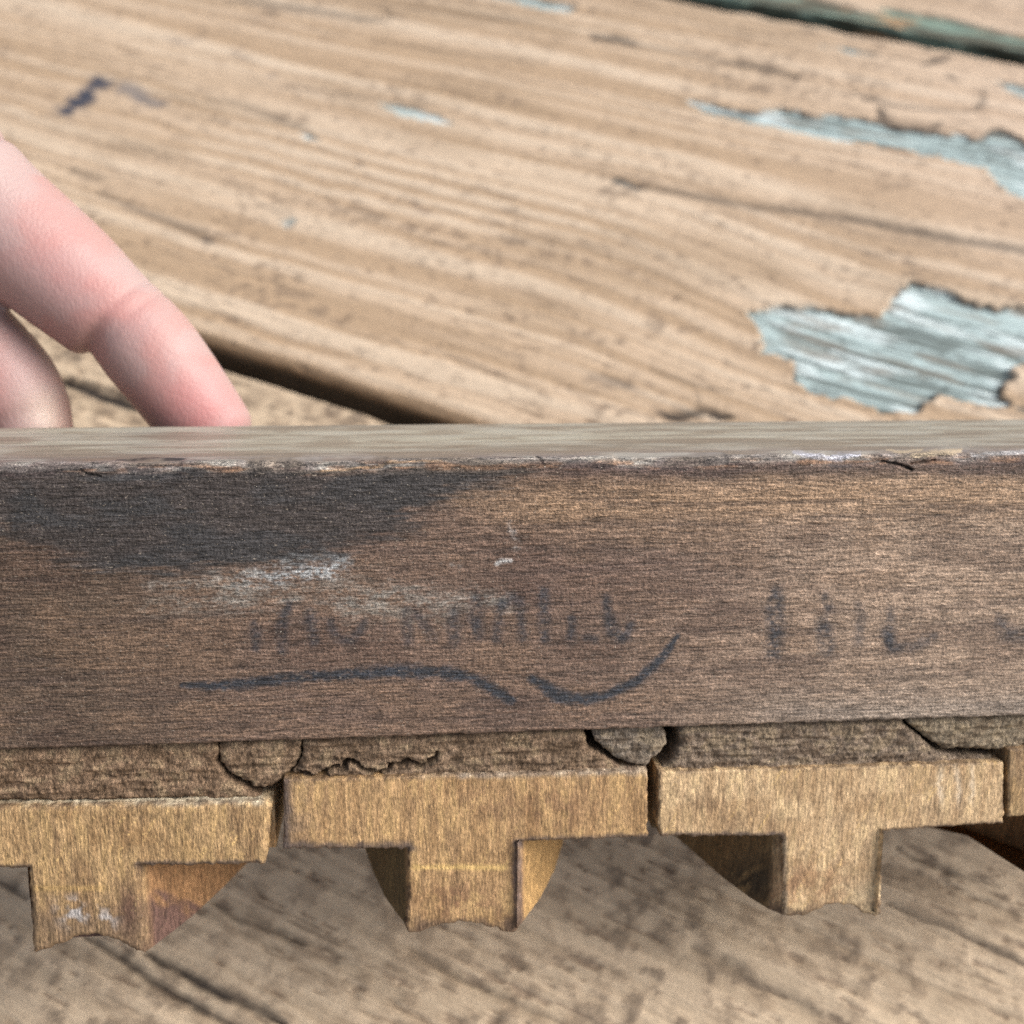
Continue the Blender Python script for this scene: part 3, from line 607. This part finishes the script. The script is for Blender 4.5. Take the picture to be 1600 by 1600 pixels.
letter([(1030, 1207), (1568, 1192), (1568, 1286), (1380, 1298), (1377, 1350), (1376, 1428), (1366, 1432), (1348, 1427), (1335, 1415), (1312, 1412), (1290, 1415), (1270, 1424), (1256, 1430), (1222, 1431), (1224, 1380), (1223, 1306), (1030, 1307)],
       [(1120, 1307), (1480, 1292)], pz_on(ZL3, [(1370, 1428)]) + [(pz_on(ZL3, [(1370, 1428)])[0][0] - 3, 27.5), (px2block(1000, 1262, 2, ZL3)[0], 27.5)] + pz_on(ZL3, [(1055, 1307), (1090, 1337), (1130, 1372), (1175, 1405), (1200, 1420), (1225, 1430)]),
       ZL3, paint3, .16, 3, 'palest carved block with a mouldy inner wall in painted shade')
letter([(1576, 1171), (2150, 1152), (2150, 1262), (1760, 1270), (1760, 1390), (1700, 1380), (1640, 1392), (1640, 1275), (1576, 1276)],
       [(1600, 1275), (1900, 1266)], pz_on(ZL4, [(1755, 1388)]) + [(62, 27.5), (50, 27.5)] + pz_on(ZL4, [(1535, 1292), (1570, 1309), (1600, 1330), (1640, 1388)]),
       ZL4, paint4, .18, 4, 'carved block cut off by the right edge')

# --- the cracked padding between bar and carved blocks
PY = 1.5
def pad_paint(seed, c):
    def f(V, u_, v_):
        a = fbm(V[:, 0] / 1.6, V[:, 2] / 1.2 + V[:, 1], 470 + seed, 4); col = np.zeros((len(V), 3)) + lin(c) * GAIN
        col = mixc(col, (82, 66, 50), sst(.5, .66, a) * .5); return mixc(col, (158, 140, 110), sst(.48, .32, a) * .35)
    return f
CRK = [xz(a, b, PY) for a, b in [(452, 1208), (480, 1206), (502, 1209), (520, 1198), (535, 1198), (545, 1188), (556, 1190), (565, 1197), (590, 1205), (602, 1202), (610, 1193), (630, 1191), (640, 1186), (652, 1193), (662, 1195), (670, 1186), (680, 1180), (682, 1174)]]
CRK2 = [xz(a, b, PY) for a, b in [(1150, 1165), (1158, 1158), (1168, 1160), (1175, 1168)]]
def pad(pts, c, seed, dy=0., crack=None, round_=.7):
    poly = [xz(a, b, PY + dy) for a, b in pts]
    def yfun(x_, z_, d_):
        r = (fbm(x_ / 1.4, z_ / .9, 480 + seed, 4) - .5) * .6 + (fbm(x_ / 5, z_ / .55, 483 + seed, 3) - .5) * 1.0 + (fbm(x_ / .35, z_ / .6, 485 + seed, 3) - .5) * .4
        yy = PY - .5 + dy + r + 1.0 * np.exp(-d_ / .28) * round_ + .9 * sst(ZB - 1.2, ZB + .2, z_ + 0 * x_)
        x_ = x_ + (fbm(x_ / .5, z_ / .5, 490, 3) - .5) * .8; z_ = z_ + (fbm(x_ / .5 + 9, z_ / .5, 492, 3) - .5) * .8
        for ck in (crack or []): yy = yy + 2.2 * np.exp(-(seg_dist(x_, z_, ck) / .24) ** 2) - .15 * np.exp(-((seg_dist(x_, z_, ck) - .5) / .3) ** 2)
        return yy
    V, F, C = slab(poly, .17, yfun, 26., pad_paint(seed, c), .22, seed)
    V[:, 2] = np.minimum(V[:, 2], ZB - .03)
    o = mesh_obj('padding_piece', V, F, M_PAD, stamp, C, smooth=True); return o
pad([(-420, 1165), (333, 1150), (343, 1176), (338, 1190), (350, 1206), (368, 1222), (396, 1236), (414, 1246), (-420, 1256)], (136, 113, 92), 11)
pad([(342, 1150), (471, 1146), (470, 1182), (462, 1196), (446, 1214), (424, 1227), (402, 1228), (372, 1216), (352, 1200), (344, 1184)], (138, 116, 95), 12, dy=.1)
pad([(474, 1146), (908, 1132), (916, 1158), (922, 1170), (944, 1182), (975, 1200), (992, 1213), (448, 1225), (448, 1214), (464, 1198), (473, 1184)], (136, 115, 95), 13, dy=-.1, crack=[CRK])
pad([(922, 1132), (1036, 1128), (1042, 1158), (1031, 1178), (1019, 1187), (1008, 1198), (992, 1196), (966, 1186), (948, 1172), (930, 1158)], (138, 126, 112), 14)
pad([(1060, 1128), (1404, 1114), (1414, 1132), (1436, 1150), (1468, 1176), (1500, 1180), (1548, 1180), (1566, 1196), (1030, 1212), (1031, 1200), (1049, 1186), (1054, 1174), (1062, 1160)], (138, 122, 106), 15, dy=.05)
pad([(1413, 1113), (2200, 1085), (2200, 1150), (1600, 1160), (1585, 1168), (1545, 1170), (1475, 1170), (1445, 1150), (1420, 1132)], (148, 134, 114), 16)
Vg, Fg = box_vf(-.35, .35, 0, .3, -.16, .16); gp = px2block(1538, 1145, 1, PY - .1)
sph = []
fs = []
for i in range(9):
    for j in range(14):
        a, b = math.pi * i / 8, 2 * math.pi * j / 14; sph.append((gp[0] + .55 * math.sin(a) * math.cos(b), gp[1] + .3 * math.sin(a) * math.sin(b), gp[2] + .28 * math.cos(a)))
o = mesh_obj('pale_grain', np.array(sph), grid_faces(9, 14, closed=True), M_PAD, stamp, np.tile(lin((232, 220, 180)), (len(sph), 1)))
o['label'] = 'tiny pale grain stuck in the padding'

# ------------------------------------------------------------------ the hand that holds the bar from behind
m, nt, P = new_mat('skin'); L = nt.links.new
at = nt.nodes.new('ShaderNodeAttribute'); at.attribute_name = 'col'
L(at.outputs['Color'], P.inputs['Base Color'])
P.inputs['Roughness'].default_value = .48; P.inputs['Specular IOR Level'].default_value = .4
P.inputs['Subsurface Weight'].default_value = .05; P.inputs['Subsurface Radius'].default_value = (1, .35, .2); P.inputs['Subsurface Scale'].default_value = .003
tc = nt.nodes.new('ShaderNodeTexCoord'); mp = nt.nodes.new('ShaderNodeMapping'); mp.inputs['Scale'].default_value = (1400, 1000, 500); L(tc.outputs['Object'], mp.inputs['Vector'])
vo = nt.nodes.new('ShaderNodeTexNoise'); vo.inputs['Scale'].default_value = 1.6; vo.inputs['Detail'].default_value = 3; L(mp.outputs[0], vo.inputs['Vector'])
bp = nt.nodes.new('ShaderNodeBump'); bp.inputs['Strength'].default_value = .5; bp.inputs['Distance'].default_value = .0002; L(vo.outputs['Fac'], bp.inputs['Height']); L(bp.outputs[0], P.inputs['Normal'])
M_SKIN = m
def pq(u_, v_, d): return np.array([(u_ - 800) / FPX * d, (800 - v_) / FPX * d, d])
def tube(path, flat=1.0, sub=6):
    """path: list of (point in camera frame, radius); Catmull-Rom through them, rounded ends"""
    P_ = [np.array(p) for p, r in path]; R_ = [r for p, r in path]; pts = []; rr = []
    n_ = len(P_)
    for i in range(n_ - 1):
        p0 = P_[max(i - 1, 0)]; p1 = P_[i]; p2 = P_[i + 1]; p3 = P_[min(i + 2, n_ - 1)]
        r0, r1, r2, r3 = R_[max(i - 1, 0)], R_[i], R_[i + 1], R_[min(i + 2, n_ - 1)]
        for k in range(sub):
            t_ = k / sub
            f_ = lambda a, b, c, d: .5 * (2 * b + (c - a) * t_ + (2 * a - 5 * b + 4 * c - d) * t_ ** 2 + (3 * b - a - 3 * c + d) * t_ ** 3)
            pts.append(f_(p0, p1, p2, p3)); rr.append(f_(r0, r1, r2, r3))
    pts.append(P_[-1]); rr.append(R_[-1])
    pts = np.array(pts); rr = np.array(rr)
    # round the tip
    dirv = pts[-1] - pts[-2]; dirv /= np.linalg.norm(dirv); tip = pts[-1]; r = rr[-1]
    ex = [(tip + dirv * r * math.sin(a), r * math.cos(a)) for a in np.linspace(0, math.pi / 2, 8)[1:]]
    dirv0 = pts[0] - pts[1]; dirv0 /= np.linalg.norm(dirv0); r0 = rr[0]
    ex0 = [(pts[0] + dirv0 * r0 * math.sin(a), r0 * math.cos(a)) for a in np.linspace(0, math.pi / 2, 6)[1:]][::-1]
    pts = np.concatenate([[e[0] for e in ex0], pts, [e[0] for e in ex]]); rr = np.concatenate([[e[1] for e in ex0], rr, [e[1] for e in ex]]); rr = np.maximum(rr, .05)
    V = []; prev = np.array([0, 1., 0])
    for i in range(len(pts)):
        d = pts[min(i + 1, len(pts) - 1)] - pts[max(i - 1, 0)]; d /= np.linalg.norm(d)
        a = prev - d * (prev @ d); a /= np.linalg.norm(a); b = np.cross(d, a); prev = a
        for k in range(24):
            th = 2 * math.pi * k / 24; V.append(pts[i] + rr[i] * (math.cos(th) * a + math.sin(th) * b * flat))
    return np.array(V), grid_faces(len(pts), 24, closed=True)
MCP = [pq(-560, 60, 158), pq(-600, 150, 164), pq(-640, 250, 168), pq(-690, 350, 168)]
F1 = [(MCP[0], 10.5), (pq(-330, 120, 156), 9.8), (pq(-120, 245, 156), 10.0), (pq(-10, 338, 158), 9.3), (pq(95, 425, 160), 8.7), (pq(160, 482, 161), 7.9), (pq(200, 513, 161.5), 7.35), (pq(235, 548, 162), 7.25), (pq(275, 600, 163), 7.0), (pq(308, 645, 164), 6.7), (pq(325, 670, 164.5), 6.2)]
F2 = [(MCP[1], 10.), (pq(-440, 240, 160), 9.4), (pq(-270, 370, 160), 9.4), (pq(-150, 455, 161), 8.6), (pq(-80, 505, 162), 7.7), (pq(-35, 548, 163), 7.5), (pq(10, 600, 164), 7.5), (pq(36, 645, 165), 7.0), (pq(46, 670, 165), 6.3)]
F3 = [(MCP[2], 9.6), (pq(-560, 330, 163), 8.8), (pq(-430, 430, 162), 8.8), (pq(-320, 510, 163), 7.6), (pq(-255, 580, 164), 7.2), (pq(-220, 640, 165), 6.2), (pq(-208, 668, 165), 5.2)]
F4 = [(MCP[3], 8.6), (pq(-640, 440, 163), 7.8), (pq(-560, 520, 161), 7.4), (pq(-490, 590, 162), 6.4), (pq(-455, 640, 163), 5.8), (pq(-446, 665, 163), 5.0)]
TH = [(pq(-900, 250, 150), 13), (pq(-880, 480, 138), 11.5), (pq(-760, 680, 120), 10.5), (pq(-660, 800, 108), 9.6), (pq(-560, 870, 102), 8.5), (pq(-520, 890, 101.5), 6.8)]
WR = np.array(pq(-1250, 60, 168))
tubes = [tube(F1), tube(F2), tube(F3), tube(F4), tube(TH),
         tube([(WR, 17), (pq(-900, 70, 162), 13), (MCP[0], 10.8)]), tube([(WR, 17), (pq(-900, 140, 164), 13), (MCP[1], 10.8)]),
         tube([(WR, 17), (pq(-920, 210, 166), 13), (MCP[2], 10.5)]), tube([(WR, 17), (pq(-950, 290, 166), 12.5), (MCP[3], 9.6)]),
         tube([(WR, 17), (pq(-1050, 200, 155), 14), (TH[0][0], 12.5)]), tube([(pq(-4600, -700, 190), 34), (pq(-2600, -250, 178), 28), (pq(-1500, 0, 170), 19), (WR, 18.)], 1.0)]
Vs, Fs, off = [], [], 0
for V_, F_ in tubes: Vs.append(V_); Fs.append(F_ + off); off += len(V_)
o_c = pq(-300, 350, 160)
tmp = mesh_obj('hand_build', np.concatenate(Vs) - o_c, np.concatenate(Fs), None)
rm = tmp.modifiers.new('r', 'REMESH'); rm.mode = 'VOXEL'; rm.voxel_size = .00055
sm = tmp.modifiers.new('s', 'SMOOTH'); sm.iterations = 14; sm.factor = .5
dg = bpy.context.evaluated_depsgraph_get(); me = bpy.data.meshes.new_from_object(tmp.evaluated_get(dg))
bpy.data.objects.remove(tmp)
nV = len(me.vertices); co = np.zeros(nV * 3); me.vertices.foreach_get('co', co); co = co.reshape(-1, 3) * 1000 + o_c
no = np.zeros(nV * 3); me.vertices.foreach_get('normal', no); no = no.reshape(-1, 3)
hu = 800 + FPX * co[:, 0] / co[:, 2]; hv = 800 - FPX * co[:, 1] / co[:, 2]
# creases: planes across the finger
def crease(c, d, w, dep, side=None):
    global co
    d = d / np.linalg.norm(d); rel = co - c; ax = rel @ d; rad = np.linalg.norm(rel - ax[:, None] * d, axis=1)
    k = np.exp(-(ax / w) ** 2) * (rad < 13)
    if side is not None:
        sdv = side / np.linalg.norm(side); k = k * sst(-.1, .8, no @ sdv)
    co = co - no * (dep * k)[:, None]
fd = lambda A, B: np.array(B) - np.array(A)
low = np.array([-.6, -.75, -.1])
crease(pq(178, 515, 161), fd(F1[5][0], F1[7][0]), 1.2, 1.0, low); crease(pq(190, 525, 161), fd(F1[5][0], F1[7][0]), 2.2, .4, low)
crease(pq(186, 495, 161), fd(F1[5][0], F1[7][0]), .5, .16); crease(pq(205, 515, 161), fd(F1[5][0], F1[7][0]), .5, .12)
crease(pq(-60, 300, 158), fd(F1[2][0], F1[3][0]), 1.0, .6); crease(F2[4][0], fd(F2[3][0], F2[5][0]), 1.0, .7, low)
for i, off_ in enumerate((-.6, .2, 1.0, 1.8)): crease(pq(-120, 245, 156), fd(F1[1][0], F1[3][0]) , .35, .15)
# pulp of the fingertip flattens where it presses the bar: swell just above the edge
co[:, 0] += .5 * np.exp(-((hu - 385) / 30) ** 2 - ((hv - 645) / 25) ** 2)
col = np.zeros((nV, 3)) + lin((184, 161, 156)) * GAIN
nz = fbm(co[:, 0] / 5, co[:, 1] / 5, 700, 3)
def red(c, r, k, colr=(196, 118, 116)):
    global col
    d = np.linalg.norm(co - c, axis=1); col = mixc(col, colr, np.exp(-(d / r) ** 2) * k * .6 * (.6 + .8 * nz))
col = mixc(col, (188, 142, 134), sst(.45, .7, nz) * .5)
fr = lambda a, b, d: pq(a, b, d)
red(fr(110, 420, 150), 7, .8); red(fr(205, 495, 152), 5, .75, (190, 104, 102)); red(fr(330, 640, 157), 7, .75, (200, 120, 124)); red(fr(300, 610, 156), 8, .4)
red(fr(-30, 600, 155), 10, .5); red(fr(30, 330, 150), 8, .3); col = mixc(col, (236, 214, 196), np.exp(-(np.linalg.norm(co - fr(85, 645, 160), axis=1) / 3.5) ** 2) * .8)
low_side = sst(.2, .9, no @ (low / np.linalg.norm(low))); col = mixc(col, (178, 122, 112), low_side * .35)  # shade under the fingers painted into the skin colour
wpos = cam2world(co); hand_o = cam2world(o_c)
me.vertices.foreach_set('co', ((wpos - hand_o) / 1000).ravel())
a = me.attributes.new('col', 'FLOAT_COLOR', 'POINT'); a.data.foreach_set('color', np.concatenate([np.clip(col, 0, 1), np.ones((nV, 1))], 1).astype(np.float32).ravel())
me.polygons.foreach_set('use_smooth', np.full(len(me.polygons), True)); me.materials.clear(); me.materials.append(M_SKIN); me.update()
hand = bpy.data.objects.new('hand', me); SC.collection.objects.link(hand); hand.location = tuple(hand_o / 1000)
hand['label'] = 'pale pink hand with two fingertips pressing behind the dark wooden bar'; hand['category'] = 'hand'
# fingernails on the far, upper side of the fingertips
m, nt, P = new_mat('nail'); P.inputs['Base Color'].default_value = (.60, .40, .36, 1); P.inputs['Roughness'].default_value = .3
for fi, (A, B, r) in enumerate(((F1[8], F1[10], 6.6),)):
    a0, b0 = np.array(A[0]), np.array(B[0]); d = b0 - a0; Ln = np.linalg.norm(d); d /= Ln
    up = np.array([.40, .42, .85]); up = up - d * (up @ d); up /= np.linalg.norm(up); sdv = np.cross(d, up); V_ = []
    for i in range(14):
        k = i / 13; p = a0 + d * (k * (Ln + 2.0) - .5); rr_ = (A[1] * (1 - k) + B[1] * k) * 1.0 + .05
        for j in range(13):
            th = (j / 12 - .5) * 1.35 * math.sqrt(max(.05, 1 - max(0, k - .75) ** 2 * 10)); V_.append(p + rr_ * (math.cos(th) * up + math.sin(th) * sdv) + up * (.06 + .10 * k))
    V_ = np.array(V_); V2 = np.concatenate([V_, V_ - up * .5]); F_ = grid_faces(14, 13)
    wv_ = cam2world(V2) - hand_o
    mesh_obj('fingernail', wv_, [F_, F_[:, ::-1] + len(V_)], m, hand)
